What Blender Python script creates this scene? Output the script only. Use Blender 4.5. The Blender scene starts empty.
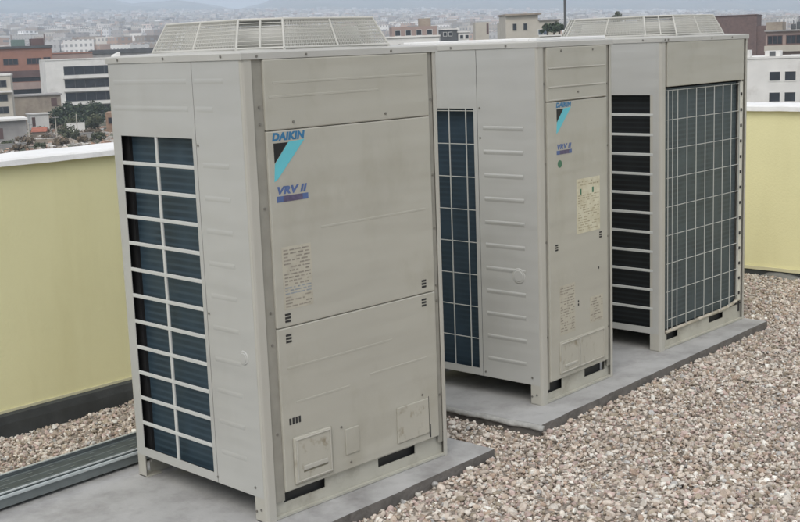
import bpy, bmesh, math, random
import numpy as np
from mathutils import Vector, Matrix

S = bpy.context.scene
COL = S.collection
R = math.radians
rnd = random.Random(11)
nr = np.random.default_rng(5)

# ------------------------------------------------------------------ camera
CAMP = Vector((-2.3988, -3.0490, 1.5744))
cR = Vector((0.6985, -0.7147, -0.0361)); cU = Vector((0.1501, 0.0971, 0.9839)); cF = Vector((0.6996, 0.6927, -0.1751))
cd = bpy.data.cameras.new('camera'); cam = bpy.data.objects.new('camera', cd); COL.objects.link(cam)
M3 = Matrix((cR, cU, -cF)).transposed()
cam.matrix_world = Matrix.Translation(CAMP) @ M3.to_quaternion().to_matrix().to_4x4()
cd.sensor_width = 36; cd.lens = 54.06; cd.clip_start = .05; cd.clip_end = 60000
S.camera = cam

# ------------------------------------------------------------------ sky, sun, exposure
SUN_AZ, SUN_EL = 238.0, 48.0
w = bpy.data.worlds.new('World'); S.world = w; w.use_nodes = True
nt = w.node_tree; nt.nodes.clear()
wo = nt.nodes.new('ShaderNodeOutputWorld'); bg = nt.nodes.new('ShaderNodeBackground')
sk = nt.nodes.new('ShaderNodeTexSky'); sk.sky_type = 'NISHITA'; sk.sun_disc = False
sk.sun_elevation = R(SUN_EL); sk.sun_rotation = R(SUN_AZ); sk.dust_density = 3.0; sk.air_density = 1.0
hs = nt.nodes.new('ShaderNodeHueSaturation'); hs.inputs['Saturation'].default_value = .42
tc = nt.nodes.new('ShaderNodeTexCoord'); nz = nt.nodes.new('ShaderNodeTexNoise'); nz.inputs['Scale'].default_value = 3.0
nz.inputs['Detail'].default_value = 5
mp = nt.nodes.new('ShaderNodeMapping'); mp.inputs['Scale'].default_value = (1, 1, 3.5)
rp = nt.nodes.new('ShaderNodeValToRGB'); rp.color_ramp.elements[0].position = .35; rp.color_ramp.elements[1].position = .65
rp.color_ramp.elements[0].color = (5.6, 5.8, 6.2, 1); rp.color_ramp.elements[1].color = (10.4, 10.2, 10.3, 1)
mx = nt.nodes.new('ShaderNodeMix'); mx.data_type = 'RGBA'; mx.inputs[0].default_value = .6
nt.links.new(sk.outputs[0], hs.inputs['Color']); nt.links.new(hs.outputs[0], mx.inputs[6])
nt.links.new(tc.outputs['Generated'], mp.inputs[0]); nt.links.new(mp.outputs[0], nz.inputs['Vector'])
nt.links.new(nz.outputs['Fac'], rp.inputs[0]); nt.links.new(rp.outputs[0], mx.inputs[7])
nt.links.new(mx.outputs[2], bg.inputs[0]); bg.inputs[1].default_value = .10
nt.links.new(bg.outputs[0], wo.inputs[0])
sl = bpy.data.lights.new('sun', 'SUN'); sl.energy = .9; sl.angle = R(35); sl.color = (1, .95, .87)
so = bpy.data.objects.new('sun', sl); COL.objects.link(so)
sd = Vector((math.sin(R(SUN_AZ)) * math.cos(R(SUN_EL)), math.cos(R(SUN_AZ)) * math.cos(R(SUN_EL)), math.sin(R(SUN_EL))))
so.rotation_euler = sd.to_track_quat('Z', 'Y').to_euler(); so.location = (0, 0, 30)
vs = S.view_settings
S.display_settings.display_device = 'sRGB'
vs.view_transform = 'Standard'; vs.look = 'None'; vs.gamma = 1; vs.use_curve_mapping = False; vs.exposure = 0.66
S.cycles.volume_bounces = 2; S.cycles.max_bounces = 8; S.cycles.use_denoising = True

# ------------------------------------------------------------------ materials
def mat(name, col, rough=.6, metal=0, spec=.4, var=.08, scale=6.0, detail=4, bump=0.0, bscale=40, col2=None, c2lo=.5, c2hi=.72,
        c2scale=3.0, stretch=(1, 1, 1), attr=None, bdist=.01, bstretch=None):
    m = bpy.data.materials.new(name); m.use_nodes = True
    t = m.node_tree; b = t.nodes['Principled BSDF']; L = t.links.new
    b.inputs['Roughness'].default_value = rough; b.inputs['Metallic'].default_value = metal
    b.inputs['Specular IOR Level'].default_value = spec
    tc = t.nodes.new('ShaderNodeTexCoord')
    n = t.nodes.new('ShaderNodeTexNoise'); n.inputs['Scale'].default_value = scale; n.inputs['Detail'].default_value = detail
    L(tc.outputs['Object'], n.inputs['Vector'])
    mr = t.nodes.new('ShaderNodeMapRange'); mr.inputs[1].default_value = .3; mr.inputs[2].default_value = .7
    mr.inputs[3].default_value = 1 - var; mr.inputs[4].default_value = 1 + var
    L(n.outputs['Fac'], mr.inputs[0])
    vm = t.nodes.new('ShaderNodeVectorMath'); vm.operation = 'SCALE'; L(mr.outputs[0], vm.inputs['Scale'])
    if attr:
        a = t.nodes.new('ShaderNodeAttribute'); a.attribute_name = attr; src = a.outputs['Color']
    else:
        a = t.nodes.new('ShaderNodeRGB'); a.outputs[0].default_value = (*col, 1); src = a.outputs[0]
    if col2:
        mpn = t.nodes.new('ShaderNodeMapping'); mpn.inputs['Scale'].default_value = stretch; L(tc.outputs['Object'], mpn.inputs[0])
        n2 = t.nodes.new('ShaderNodeTexNoise'); n2.inputs['Scale'].default_value = c2scale; n2.inputs['Detail'].default_value = 7
        n2.inputs['Roughness'].default_value = .65
        L(mpn.outputs[0], n2.inputs['Vector'])
        r2 = t.nodes.new('ShaderNodeMapRange'); r2.inputs[1].default_value = c2lo; r2.inputs[2].default_value = c2hi
        L(n2.outputs['Fac'], r2.inputs[0])
        mm = t.nodes.new('ShaderNodeMix'); mm.data_type = 'RGBA'; L(r2.outputs[0], mm.inputs[0]); L(src, mm.inputs[6])
        mm.inputs[7].default_value = (*col2, 1); src = mm.outputs[2]
    L(src, vm.inputs[0]); L(vm.outputs[0], b.inputs['Base Color'])
    if bump:
        n3 = t.nodes.new('ShaderNodeTexNoise'); n3.inputs['Scale'].default_value = bscale; n3.inputs['Detail'].default_value = 5
        if bstretch:
            mb = t.nodes.new('ShaderNodeMapping'); mb.inputs['Scale'].default_value = bstretch; L(tc.outputs['Object'], mb.inputs[0]); L(mb.outputs[0], n3.inputs['Vector']); n3.inputs['Detail'].default_value = 1.5
        else: L(tc.outputs['Object'], n3.inputs['Vector'])
        bp = t.nodes.new('ShaderNodeBump'); bp.inputs['Strength'].default_value = bump; bp.inputs['Distance'].default_value = bdist
        L(n3.outputs['Fac'], bp.inputs['Height']); L(bp.outputs[0], b.inputs['Normal'])
    return m

M = {}
M['side'] = mat('ivory_paint_side', (.455, .457, .436), .42, var=.03, scale=3, bump=.45, bscale=4, bdist=.014, bstretch=(.45, .45, 2.6), col2=(.41, .405, .38), c2lo=.5, c2hi=.85, c2scale=3, stretch=(1, 1, .35))
M['paint'] = mat('ivory_paint', (.455, .443, .395), .42, var=.03, scale=3, bump=.25, bscale=5, bdist=.012, col2=(.40, .38, .325), c2lo=.5, c2hi=.8, c2scale=3.5, stretch=(1, 1, .5))
M['flange'] = mat('shaded_flange_paint', (.285, .275, .238), .5, var=.10, scale=14)  # flange paint darkened: the shade of the recess is put into the colour
M['front'] = mat('weathered_front_paint', (.43, .418, .362), .42, var=.03, scale=3, bump=.45, bscale=4, bdist=.014, bstretch=(.45, .45, 2.6), col2=(.365, .347, .285), c2lo=.52, c2hi=.8, c2scale=4, stretch=(1, 1, .6))
M['lip'] = mat('top_panel_paint', (.47, .465, .435), .45, var=.05)
M['rail'] = mat('base_rail_paint', (.46, .45, .39), .5, var=.08, bump=.2, bscale=25, col2=(.30, .28, .23), c2lo=.5, c2hi=.75, c2scale=8)
M['bar'] = mat('grille_bar_paint', (.56, .57, .55), .4, var=.04)
M['wire'] = mat('coated_wire', (.46, .47, .44), .45, var=.05)
M['guardwire'] = mat('fan_guard_wire', (.53, .525, .485), .5, var=.06)
M['screw'] = mat('screw_steel', (.24, .23, .21), .45, metal=.6)
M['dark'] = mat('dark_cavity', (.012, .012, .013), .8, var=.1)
M['pan'] = mat('shaded_galvanised_pan', (.07, .07, .068), .6, metal=.3)  # galvanised tone darkened to paint in the shade under the units
M['fan'] = mat('grey_fan_plastic', (.09, .09, .09), .5)
M['slot'] = mat('slot_shadow_paint', (.03, .03, .03), .7)
M['logoblue'] = mat('logo_blue', (.035, .17, .33), .5, var=.03)
M['logocyan'] = mat('logo_cyan', (.13, .52, .60), .5, var=.08)
M['logoblack'] = mat('logo_black', (.012, .013, .014), .5)
M['badgeblue'] = mat('badge_blue', (.09, .14, .30), .5, var=.15, scale=60)
M['badgered'] = mat('badge_dark', (.10, .085, .15), .5, var=.25, scale=60)
M['label'] = mat('faded_label', (.465, .44, .36), .5, var=.06, col2=(.36, .33, .27), c2scale=18)
M['ink'] = mat('faded_ink', (.29, .265, .225), .6, var=.25, scale=60)
M['inkblue'] = mat('faded_blue_ink', (.28, .31, .33), .6, var=.15, scale=60)
M['sheet'] = mat('notice_paper', (.62, .59, .45), .6, var=.05, col2=(.48, .43, .29), c2scale=14, c2lo=.45, c2hi=.7)
M['sheetink'] = mat('notice_print', (.40, .36, .25), .6, var=.2, scale=80)
M['green'] = mat('green_sticker', (.06, .17, .10), .5, var=.1)
M['endplate'] = mat('coil_end_plate', (.60, .59, .52), .5, var=.08, scale=20)
M['pipe'] = mat('pan_edge_paint', (.48, .44, .36), .5, var=.12, scale=12)

M['scuffed'] = mat('scuffed_cover_paint', (.44, .425, .365), .5, var=.05, scale=4, bump=.3, bscale=30, bdist=.004, col2=(.27, .235, .17), c2lo=.56, c2hi=.72, c2scale=22, stretch=(1, 1, .7))

def coil_mat(name, base, tint, freq, axis):
    m = mat(name, base, .5, var=.25, scale=9, metal=.1)
    t = m.node_tree; b = t.nodes['Principled BSDF']; L = t.links.new
    tc = [n for n in t.nodes if n.type == 'TEX_COORD'][0]
    sx = t.nodes.new('ShaderNodeSeparateXYZ'); L(tc.outputs['Object'], sx.inputs[0])
    mu = t.nodes.new('ShaderNodeMath'); mu.operation = 'MULTIPLY'; mu.inputs[1].default_value = freq; L(sx.outputs[axis], mu.inputs[0])
    sn = t.nodes.new('ShaderNodeMath'); sn.operation = 'SINE'; L(mu.outputs[0], sn.inputs[0])
    mr = t.nodes.new('ShaderNodeMapRange'); mr.inputs[1].default_value = -.2; mr.inputs[2].default_value = 1; L(sn.outputs[0], mr.inputs[0])
    old = b.inputs['Base Color'].links[0].from_socket
    mm = t.nodes.new('ShaderNodeMix'); mm.data_type = 'RGBA'; L(mr.outputs[0], mm.inputs[0]); L(old, mm.inputs[6]); mm.inputs[7].default_value = (*tint, 1)
    L(mm.outputs[2], b.inputs['Base Color'])
    return m
M['coilA'] = coil_mat('coil_fins_blue', (.032, .056, .076), (.050, .082, .108), 2 * math.pi / .0245, 2)
M['coilB'] = coil_mat('coil_fins_dark', (.020, .040, .062), (.026, .050, .074), 2 * math.pi / .0245, 2)
M['coilD'] = coil_mat('coil_fins_black', (.010, .012, .014), (.020, .024, .028), 2 * math.pi / .0245, 2)
M['coilC'] = coil_mat('coil_fins_grey', (.062, .083, .092), (.073, .096, .106), 2 * math.pi / .0245, 2)

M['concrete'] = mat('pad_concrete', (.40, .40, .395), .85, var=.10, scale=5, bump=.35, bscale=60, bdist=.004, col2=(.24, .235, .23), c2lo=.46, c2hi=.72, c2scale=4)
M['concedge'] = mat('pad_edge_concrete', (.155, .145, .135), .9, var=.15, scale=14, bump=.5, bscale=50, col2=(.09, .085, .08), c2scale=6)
M['mortar'] = mat('mortar', (.38, .38, .365), .9, var=.15, scale=30, bump=.5, bscale=60)
M['yellow'] = mat('yellow_wall_paint', (.83, .79, .465), .8, var=.03, scale=1.6, bump=.3, bscale=70, bdist=.004, col2=(.77, .725, .41), c2lo=.5, c2hi=.78, c2scale=2.0, stretch=(2.2, 2.2, .35))
M['coping'] = mat('white_coping', (.80, .80, .79), .7, var=.05, bump=.3, bscale=25, col2=(.62, .62, .60), c2lo=.58, c2hi=.8, c2scale=6)
M['bitumen'] = mat('dark_bitumen', (.055, .06, .06), .7, var=.2, scale=12, bump=.4, bscale=30)
M['fillet'] = mat('cement_fillet', (.20, .20, .19), .9, var=.25, scale=10, bump=.5, bscale=30)
M['deck'] = mat('gravel_bed', (.32, .28, .24), .95, var=.35, scale=60, bump=1.0, bscale=55, bdist=.02)
M['pebble'] = mat('pebbles', (.4, .38, .35), .75, var=.14, scale=70, attr='stone_colour')
M['galv'] = mat('galvanised_steel', (.20, .225, .225), .45, metal=.35, var=.10, scale=14)
M['galvdark'] = mat('weathered_galvanised', (.07, .088, .095), .5, metal=.3, var=.18, scale=16)
M['galvlight'] = mat('bright_galvanised', (.52, .56, .56), .4, metal=.3, var=.1, scale=20)

# ------------------------------------------------------------------ helpers
def obj(name, bm, m, parent=None, smooth=False):
    me = bpy.data.meshes.new(name)
    bmesh.ops.recalc_face_normals(bm, faces=bm.faces[:])
    bm.to_mesh(me); bm.free()
    o = bpy.data.objects.new(name, me); COL.objects.link(o)
    me.materials.append(M[m] if isinstance(m, str) else m)
    if smooth: me.polygons.foreach_set('use_smooth', [True] * len(me.polygons))
    if parent: o.parent = parent
    return o

def thing(name, label, cat, loc=(0, 0, 0), rz=0, group=None):
    o = bpy.data.objects.new(name, None); COL.objects.link(o); o.empty_display_size = .2
    o.location = loc; o.rotation_euler = (0, 0, rz)
    o['label'] = label; o['category'] = cat
    if group: o['group'] = group
    return o

def tag(o, label, cat, group=None):
    o['label'] = label; o['category'] = cat
    if group: o['group'] = group
    return o

def kind(o, k):
    o['kind'] = k; return o

def BM(): return bmesh.new()

def box(bm, x0, x1, y0, y1, z0, z1, bev=0, seg=2):
    r = bmesh.ops.create_cube(bm, size=1)
    vsx = r['verts']
    for v in vsx:
        v.co = Vector(((x0 + x1) / 2 + v.co.x * (x1 - x0), (y0 + y1) / 2 + v.co.y * (y1 - y0), (z0 + z1) / 2 + v.co.z * (z1 - z0)))
    if bev:
        ed = list({e for v in vsx for e in v.link_edges})
        bmesh.ops.bevel(bm, geom=ed, offset=bev, segments=seg, affect='EDGES', profile=.5)
    return bm

def prism(bm, prof, z0, z1, axis='z'):
    """extrude a 2-D outline along an axis"""
    def P(a, b, c):
        return {'z': (a, b, c), 'y': (a, c, b), 'x': (c, a, b), 'rib': (a, c, b)}[axis]
    lo = [bm.verts.new(P(a, b, z0)) for a, b in prof]; hi = [bm.verts.new(P(a, b, z1)) for a, b in prof]
    n = len(prof)
    for i in range(n): bm.faces.new((lo[i], lo[(i + 1) % n], hi[(i + 1) % n], hi[i]))
    bm.faces.new(lo[::-1]); bm.faces.new(hi)
    return bm

def rod(bm, a, b, r=.002, n=6, r2=None):
    a = Vector(a); b = Vector(b); d = (b - a)
    q = d.to_track_quat('Z', 'Y').to_matrix()
    r2 = r if r2 is None else r2
    lo = []; hi = []
    for i in range(n):
        t = 2 * math.pi * i / n; v = Vector((math.cos(t), math.sin(t), 0))
        lo.append(bm.verts.new(a + q @ (v * r))); hi.append(bm.verts.new(b + q @ (v * r2)))
    for i in range(n): bm.faces.new((lo[i], lo[(i + 1) % n], hi[(i + 1) % n], hi[i]))
    bm.faces.new(lo[::-1]); bm.faces.new(hi)
    return bm

def disc(bm, c, nrm, r, t, n=14):
    c = Vector(c); nrm = Vector(nrm).normalized()
    return rod(bm, c, c + nrm * t, r, n)

def plate(bm, fr, u0, u1, v0, v1, holes, th):
    """sheet in a plane with rectangular holes; fr(u,v,t)->point, t from 0 (outer face) to th"""
    us = sorted({u0, u1, *[h[0] for h in holes], *[h[1] for h in holes]}); vv = sorted({v0, v1, *[h[2] for h in holes], *[h[3] for h in holes]})
    def solid(i, j):
        if i < 0 or j < 0 or i >= len(us) - 1 or j >= len(vv) - 1: return False
        a = (us[i] + us[i + 1]) / 2; b = (vv[j] + vv[j + 1]) / 2
        return not any(h[0] < a < h[1] and h[2] < b < h[3] for h in holes)
    g = {}
    def V(i, j, t):
        k = (i, j, t)
        if k not in g: g[k] = bm.verts.new(fr(us[i], vv[j], t))
        return g[k]
    for i in range(len(us) - 1):
        for j in range(len(vv) - 1):
            if not solid(i, j): continue
            bm.faces.new((V(i, j, 0), V(i + 1, j, 0), V(i + 1, j + 1, 0), V(i, j + 1, 0)))
            bm.faces.new((V(i, j + 1, th), V(i + 1, j + 1, th), V(i + 1, j, th), V(i, j, th)))
            for (di, dj, a, b) in ((-1, 0, (i, j), (i, j + 1)), (1, 0, (i + 1, j), (i + 1, j + 1)), (0, -1, (i, j), (i + 1, j)), (0, 1, (i, j + 1), (i + 1, j + 1))):
                if not solid(i + di, j + dj): bm.faces.new((V(*a, 0), V(*b, 0), V(*b, th), V(*a, th)))
    return bm

def text_part(body, parent, name, m, size, x, z, y, shear=0, bold=0, width=None):
    c = bpy.data.curves.new(name, 'FONT'); c.body = body; c.size = 1; c.shear = shear; c.offset = bold * 1; c.space_character = 1.05; c.resolution_u = 3; c.extrude = 0
    t = bpy.data.objects.new('lettering', c); COL.objects.link(t)
    bpy.context.view_layer.update()
    dg = bpy.context.evaluated_depsgraph_get()
    me = bpy.data.meshes.new_from_object(t.evaluated_get(dg))
    bpy.data.objects.remove(t)
    n = len(me.vertices); co = np.zeros(n * 3); me.vertices.foreach_get('co', co); co = co.reshape(-1, 3)
    x0, x1 = co[:, 0].min(), co[:, 0].max(); y0 = co[:, 1].min(); h = co[:, 1].max() - y0
    sx = width / (x1 - x0) if width else 1; sz = size / h
    out = np.stack([x + (co[:, 0] - x0) * sx, y - co[:, 2], z + (co[:, 1] - y0) * sz], 1)
    me.vertices.foreach_set('co', out.ravel()); me.update(); me.materials.clear(); me.materials.append(M[m]); me.name = name
    o = bpy.data.objects.new(name, me); COL.objects.link(o); o.parent = parent
    return o

def dup_child(o, parent):
    c = o.copy(); COL.objects.link(c); c.parent = parent
    for ch in o.children: dup_child(ch, c)
    return c

# ------------------------------------------------------------------ terrain and far city
BASE = -15.0
def interp(x, xs, ys): return float(np.interp(x, xs, ys))
CT_A = [0, 27, 32, 41, 48, 55, 59.5, 64, 90]; CT_E = [1.9, 1.95, 1.97, 1.78, 1.53, 1.22, 1.0, .74, .6]
RG_A = [-180, 0, 27, 30.3, 32.7, 33.3, 34.4, 35.6, 37.1, 38.05, 39.2, 39.9, 42, 46, 55, 64, 75, 180]
RG_E = [2.6, 3.0, 3.0, 2.95, 2.6, 2.37, 2.42, 2.5, 2.2, 1.93, 2.13, 2.5, 2.8, 2.8, 2.5, 2.1, 2.2, 2.6]
def ground_z(az, d):
    zc = 1.57 + 5000 * math.tan(R(interp(az, CT_A, CT_E)))
    zr = 1.57 + 9000 * math.tan(R(interp(az, RG_A, RG_E)))
    if d < 450: return BASE
    if d < 5000:
        t = (d - 450) / 4550
        return BASE + (zc - BASE) * t ** 1.15
    if d < 9000:
        t = (d - 5000) / 4000; t = t * t * (3 - 2 * t) * .35 + t * .65
        return zc + (zr - zc) * t + 14 * math.sin(az * 1.7 + d * .003) * math.sin(math.pi * (d - 5000) / 4000)
    t = min(1, (d - 9000) / 2000)
    return zr + (BASE - zr) * t
def at(az, d, z=0.0):
    return Vector((CAMP.x + math.sin(R(az)) * d, CAMP.y + math.cos(R(az)) * d, z))

bm = BM()
ds = [0.0, 40, 120, 250, 450, 600, 800, 1100, 1500, 2000, 2600, 3300, 4100, 5000, 5500, 6000, 6600, 7200, 7800, 8400, 8700, 9000, 9500, 10000, 11000]
azs = list(np.arange(-180, 15, 5)) + list(np.arange(15, 80, .4)) + list(np.arange(80, 180, 5))
ring = []
cv = bm.verts.new(at(0, 0, BASE))
for d in ds[1:]: ring.append([bm.verts.new(at(a, d, ground_z(a, d))) for a in azs])
n = len(azs)
for i in range(n): bm.faces.new((cv, ring[0][(i + 1) % n], ring[0][i]))
for k in range(len(ring) - 1):
    for i in range(n): bm.faces.new((ring[k][i], ring[k][(i + 1) % n], ring[k + 1][(i + 1) % n], ring[k + 1][i]))
M['earth'] = mat('dry_ground', (.13, .12, .085), .95, var=.25, scale=.004, detail=9, col2=(.05, .065, .045), c2scale=.0025, c2lo=.42, c2hi=.6)
kind(obj('terrain', bm, 'earth', smooth=True), 'structure')

# far city: thousands of blocks on the slopes, one mass
N = 26000
va = nr.uniform(14, 78, N); u = nr.uniform(0, 1, N); vd = 620 * (5000 / 620) ** (u ** .6)
keep = nr.uniform(0, 1, N) < np.where(vd > 4300, .55, 1)
va = va[keep]; vd = vd[keep]; N = len(va)
cube = np.array([[-1, -1, 0], [1, -1, 0], [1, 1, 0], [-1, 1, 0], [-1, -1, 1], [1, -1, 1], [1, 1, 1], [-1, 1, 1]], float)
cf = np.array([[0, 1, 5, 4], [1, 2, 6, 5], [2, 3, 7, 6], [3, 0, 4, 7], [4, 5, 6, 7]])
V = np.zeros((N, 8, 3)); C = np.zeros((N, 5, 4)); C[..., 3] = 1
pal = np.array([(.72, .71, .69), (.62, .60, .56), (.66, .58, .54), (.52, .50, .49), (.78, .78, .78), (.45, .40, .36), (.58, .44, .37), (.30, .30, .31)])
pw = np.array([.26, .2, .12, .12, .14, .07, .04, .05])
for i in range(N):
    hw = nr.uniform(3, 8.5) * (1.9 if nr.random() < .07 else 1); hd = nr.uniform(3, 8); h = nr.choice([6, 9, 12, 15, 18, 21], p=[.1, .2, .25, .25, .14, .06])
    a = R(va[i] * 0 + nr.choice([20, 35, 62])) + nr.normal() * .12
    b = cube * [hw, hd, h + 4]
    x = b[:, 0] * math.cos(a) - b[:, 1] * math.sin(a); y = b[:, 0] * math.sin(a) + b[:, 1] * math.cos(a)
    p = at(va[i], vd[i]); z = ground_z(va[i], vd[i]) - 4
    V[i] = np.stack([p.x + x, p.y + y, z + b[:, 2]], 1)
    c = pal[nr.choice(8, p=pw)] * nr.uniform(.55, 1.1)
    C[i, :, :3] = c; C[i, 4, :3] = c * .75 if nr.random() < .75 else (.42, .24, .17)
me = bpy.data.meshes.new('distant_city')
F = (np.arange(N)[:, None, None] * 8 + cf[None]).reshape(-1, 4)
def fill(me, V, F, C, cname):
    me.vertices.add(len(V)); me.vertices.foreach_set('co', V.astype(np.float32).ravel())
    k = F.shape[1]; me.loops.add(F.size); me.loops.foreach_set('vertex_index', F.astype(np.int32).ravel())
    me.polygons.add(len(F)); me.polygons.foreach_set('loop_start', (np.arange(len(F)) * k).astype(np.int32))
    me.update(calc_edges=True)
    me.polygons.foreach_set('use_smooth', np.zeros(len(F), bool))
fill(me, V.reshape(-1, 3), F, None, None)
at_ = me.attributes.new('block_colour', 'FLOAT_COLOR', 'FACE'); at_.data.foreach_set('color', C.reshape(-1, 4).astype(np.float32).ravel())
M['city'] = mat('city_blocks', (.6, .6, .6), .85, var=.12, scale=.05, attr='block_colour')
t = M['city'].node_tree; b_ = t.nodes['Principled BSDF']; old = b_.inputs['Base Color'].links[0].from_socket
tcn = [n_ for n_ in t.nodes if n_.type == 'TEX_COORD'][0]
sx_ = t.nodes.new('ShaderNodeSeparateXYZ'); t.links.new(tcn.outputs['Object'], sx_.inputs[0])
gm = t.nodes.new('ShaderNodeNewGeometry'); sp = t.nodes.new('ShaderNodeSeparateXYZ'); t.links.new(gm.outputs['Normal'], sp.inputs[0])
lt = t.nodes.new('ShaderNodeMath'); lt.operation = 'LESS_THAN'; lt.inputs[1].default_value = .5; t.links.new(sp.outputs[2], lt.inputs[0])
def mnode(op, a, b=None):
    q = t.nodes.new('ShaderNodeMath'); q.operation = op
    for i_, v_ in enumerate((a, b)):
        if v_ is None: continue
        if isinstance(v_, (int, float)): q.inputs[i_].default_value = v_
        else: t.links.new(v_, q.inputs[i_])
    return q.outputs[0]
hx_ = mnode('FRACT', mnode('MULTIPLY', mnode('ADD', sx_.outputs[0], mnode('MULTIPLY', sx_.outputs[1], -1.3)), .27))
vz_ = mnode('FRACT', mnode('MULTIPLY', sx_.outputs[2], .32))
l2o = mnode('MULTIPLY', mnode('GREATER_THAN', hx_, .52), mnode('GREATER_THAN', vz_, .52))
an = t.nodes.new('ShaderNodeMath'); an.operation = 'MULTIPLY'; t.links.new(lt.outputs[0], an.inputs[0]); t.links.new(l2o, an.inputs[1])
mm = t.nodes.new('ShaderNodeMix'); mm.data_type = 'RGBA'; t.links.new(an.outputs[0], mm.inputs[0]); t.links.new(old, mm.inputs[6]); mm.inputs[7].default_value = (.34, .345, .35, 1)
t.links.new(mm.outputs[2], b_.inputs['Base Color'])
me.materials.append(M['city'])
co = bpy.data.objects.new('distant_city', me); COL.objects.link(co); kind(co, 'stuff')
tag(co, 'hazy mass of pale city blocks covering the far slopes', 'city')

# ------------------------------------------------------------------ haze (air round everything)
bm = BM(); box(bm, -14000, 14000, -14000, 14000, -16.5, 620)
hm = bpy.data.materials.new('haze_air'); hm.use_nodes = True; t = hm.node_tree; t.nodes.clear()
ou = t.nodes.new('ShaderNodeOutputMaterial'); pv = t.nodes.new('ShaderNodeVolumePrincipled')
pv.inputs['Color'].default_value = (.76, .87, 1.0, 1); pv.inputs['Density'].default_value = 2.6e-4; pv.inputs['Anisotropy'].default_value = 0
t.links.new(pv.outputs[0], ou.inputs['Volume'])
hz = obj('haze', bm, hm); kind(hz, 'stuff'); tag(hz, 'pale blue haze over the distant city and hills', 'haze')

# ------------------------------------------------------------------ roof, walls
TH = R(1.7)
GZ = -.036
bm = BM(); box(bm, -12, 5.05, -12, 1.8, -.4, GZ - .012)
roof = kind(obj('roof_floor', bm, 'deck'), 'structure')

wl = thing('parapet_wall', 'long yellow parapet wall with white coping behind the nearest unit at left', 'wall', (-.0586, 1.7685, GZ - .03), TH)
wr = thing('parapet_wall', 'yellow parapet wall with white coping beyond the farthest unit at right', 'wall', (5.0247, .947, GZ - .03), TH)
XL0, XR = -11.0, 5.095
def bumpy_slab(bm, L, yy0, yy1, z0, z1, along, amp=.005, step=.07, seed=0):
    r_ = random.Random(seed); n = int(L[1] - L[0]) * int(1 / step)
    pr = []
    for i in range(n + 1):
        s = L[0] + (L[1] - L[0]) * i / n; j = [r_.uniform(-amp, amp) for _ in range(4)]
        q = [(yy0 + j[0], z0 + j[1] * .5), (yy0 + j[0] + .004, z1 - .008 + j[2]), (yy0 + .014, z1 + j[2]), (yy1, z1 + j[3] + .006), (yy1 + .005, z0)]
        pr.append([bm.verts.new((s, a, b) if along == 'x' else (a, s, b)) for a, b in q])
    for i in range(n):
        for k in range(5): bm.faces.new((pr[i][k], pr[i][(k + 1) % 5], pr[i + 1][(k + 1) % 5], pr[i + 1][k]))
    bm.faces.new(pr[0]); bm.faces.new(pr[-1][::-1])
b = BM(); box(b, XL0, 5.30, 0, .2, 0, 1.200); obj('wall_face', b, 'yellow', wl)
b = BM(); bumpy_slab(b, (XL0, 5.05), -.03, .225, 1.200, 1.231, 'x', amp=.0022, seed=1); obj('coping', b, 'coping', wl)
b = BM(); prism(b, [(-.035, 0), (-.035, .085), (-.028, .120), (-.002, .126), (-.002, 0)], XL0, 5.0, 'x'); obj('skirting', b, 'bitumen', wl)
b = BM(); box(b, XL0, 5.0, -.006, -.001, .1265, .139); obj('paint_edge', b, mat('cream_paint_edge', (.66, .63, .42), .8), wl)
b = BM(); box(b, 0, .2, -11, .965, 0, 1.137); obj('wall_face', b, 'yellow', wr)
b = BM(); bumpy_slab(b, (-11, .94), -.03, .225, 1.137, 1.173, 'y', amp=.0022, seed=2); obj('coping', b, 'coping', wr)
b = BM(); box(b, -.012, -.002, -11, .93, .064, .086); obj('paint_edge', b, mat('pale_yellow_edge', (.68, .64, .42), .8), wr)
b = BM(); box(b, -.004, .0, -11, .93, 0, .0635); obj('skirting', b, 'bitumen', wr)
b = BM(); rr = random.Random(9); pts = []
nn = 140
for i in range(nn + 1):
    y = -11 + 11.86 * i / nn; h = .030 + .018 * math.sin(i * 1.1) + rr.uniform(-.012, .016); wdt = .05 + rr.uniform(0, .03)
    pts.append([b.verts.new((-.006, y, 0)), b.verts.new((-.006, y, h)), b.verts.new((-.03, y, h * .8)), b.verts.new((-wdt - .03, y, .008)), b.verts.new((-wdt - .03, y, 0))])
for i in range(nn):
    for k in range(5): b.faces.new((pts[i][k], pts[i][(k + 1) % 5], pts[i + 1][(k + 1) % 5], pts[i + 1][k]))
obj('cement_fillet', b, 'fillet', wr, True)
# the building below the roof, down to the street
bm = BM(); box(bm, -12, 5.2, -12, 1.95, BASE, -.41); ob = obj('apartment_block', bm, mat('block_plaster', (.5, .47, .4), .85))
tag(ob, 'plain block under the gravel roof that carries the three units', 'building')

# concrete pads
def slab(name, label, x0, y0, x1, y1, ang, o, jag):
    t = thing(name, label, 'concrete pad', (o[0], o[1], 0), ang)
    b = BM(); r_ = random.Random(jag); n = 60
    prof = []
    for i in range(n + 1): prof.append((x0 + (x1 - x0) * i / n, y0 + r_.uniform(-.003, .003)))
    m_ = 20
    for i in range(1, m_): prof.append((x1 + r_.uniform(-.003, .003), y0 + (y1 - y0) * i / m_))
    for i in range(n, -1, -1): prof.append((x0 + (x1 - x0) * i / n, y1))
    for i in range(1, m_): prof.append((x0 + r_.uniform(-.004, .004), y1 + (y0 - y1) * i / m_))
    prism(b, prof, GZ - .03, 0)
    bmesh.ops.recalc_face_normals(b, faces=b.faces[:])
    o_ = obj('slab', b, 'concrete', t)
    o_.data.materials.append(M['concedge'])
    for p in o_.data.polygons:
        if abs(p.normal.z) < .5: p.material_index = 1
    return t
pad1 = slab('concrete_pad', 'wide grey concrete pad under the nearest unit, running out of view at left', -6.0, -.20 + .04, 1.065, 1.06, R(3.2), (0, -.0), 3)
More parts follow.
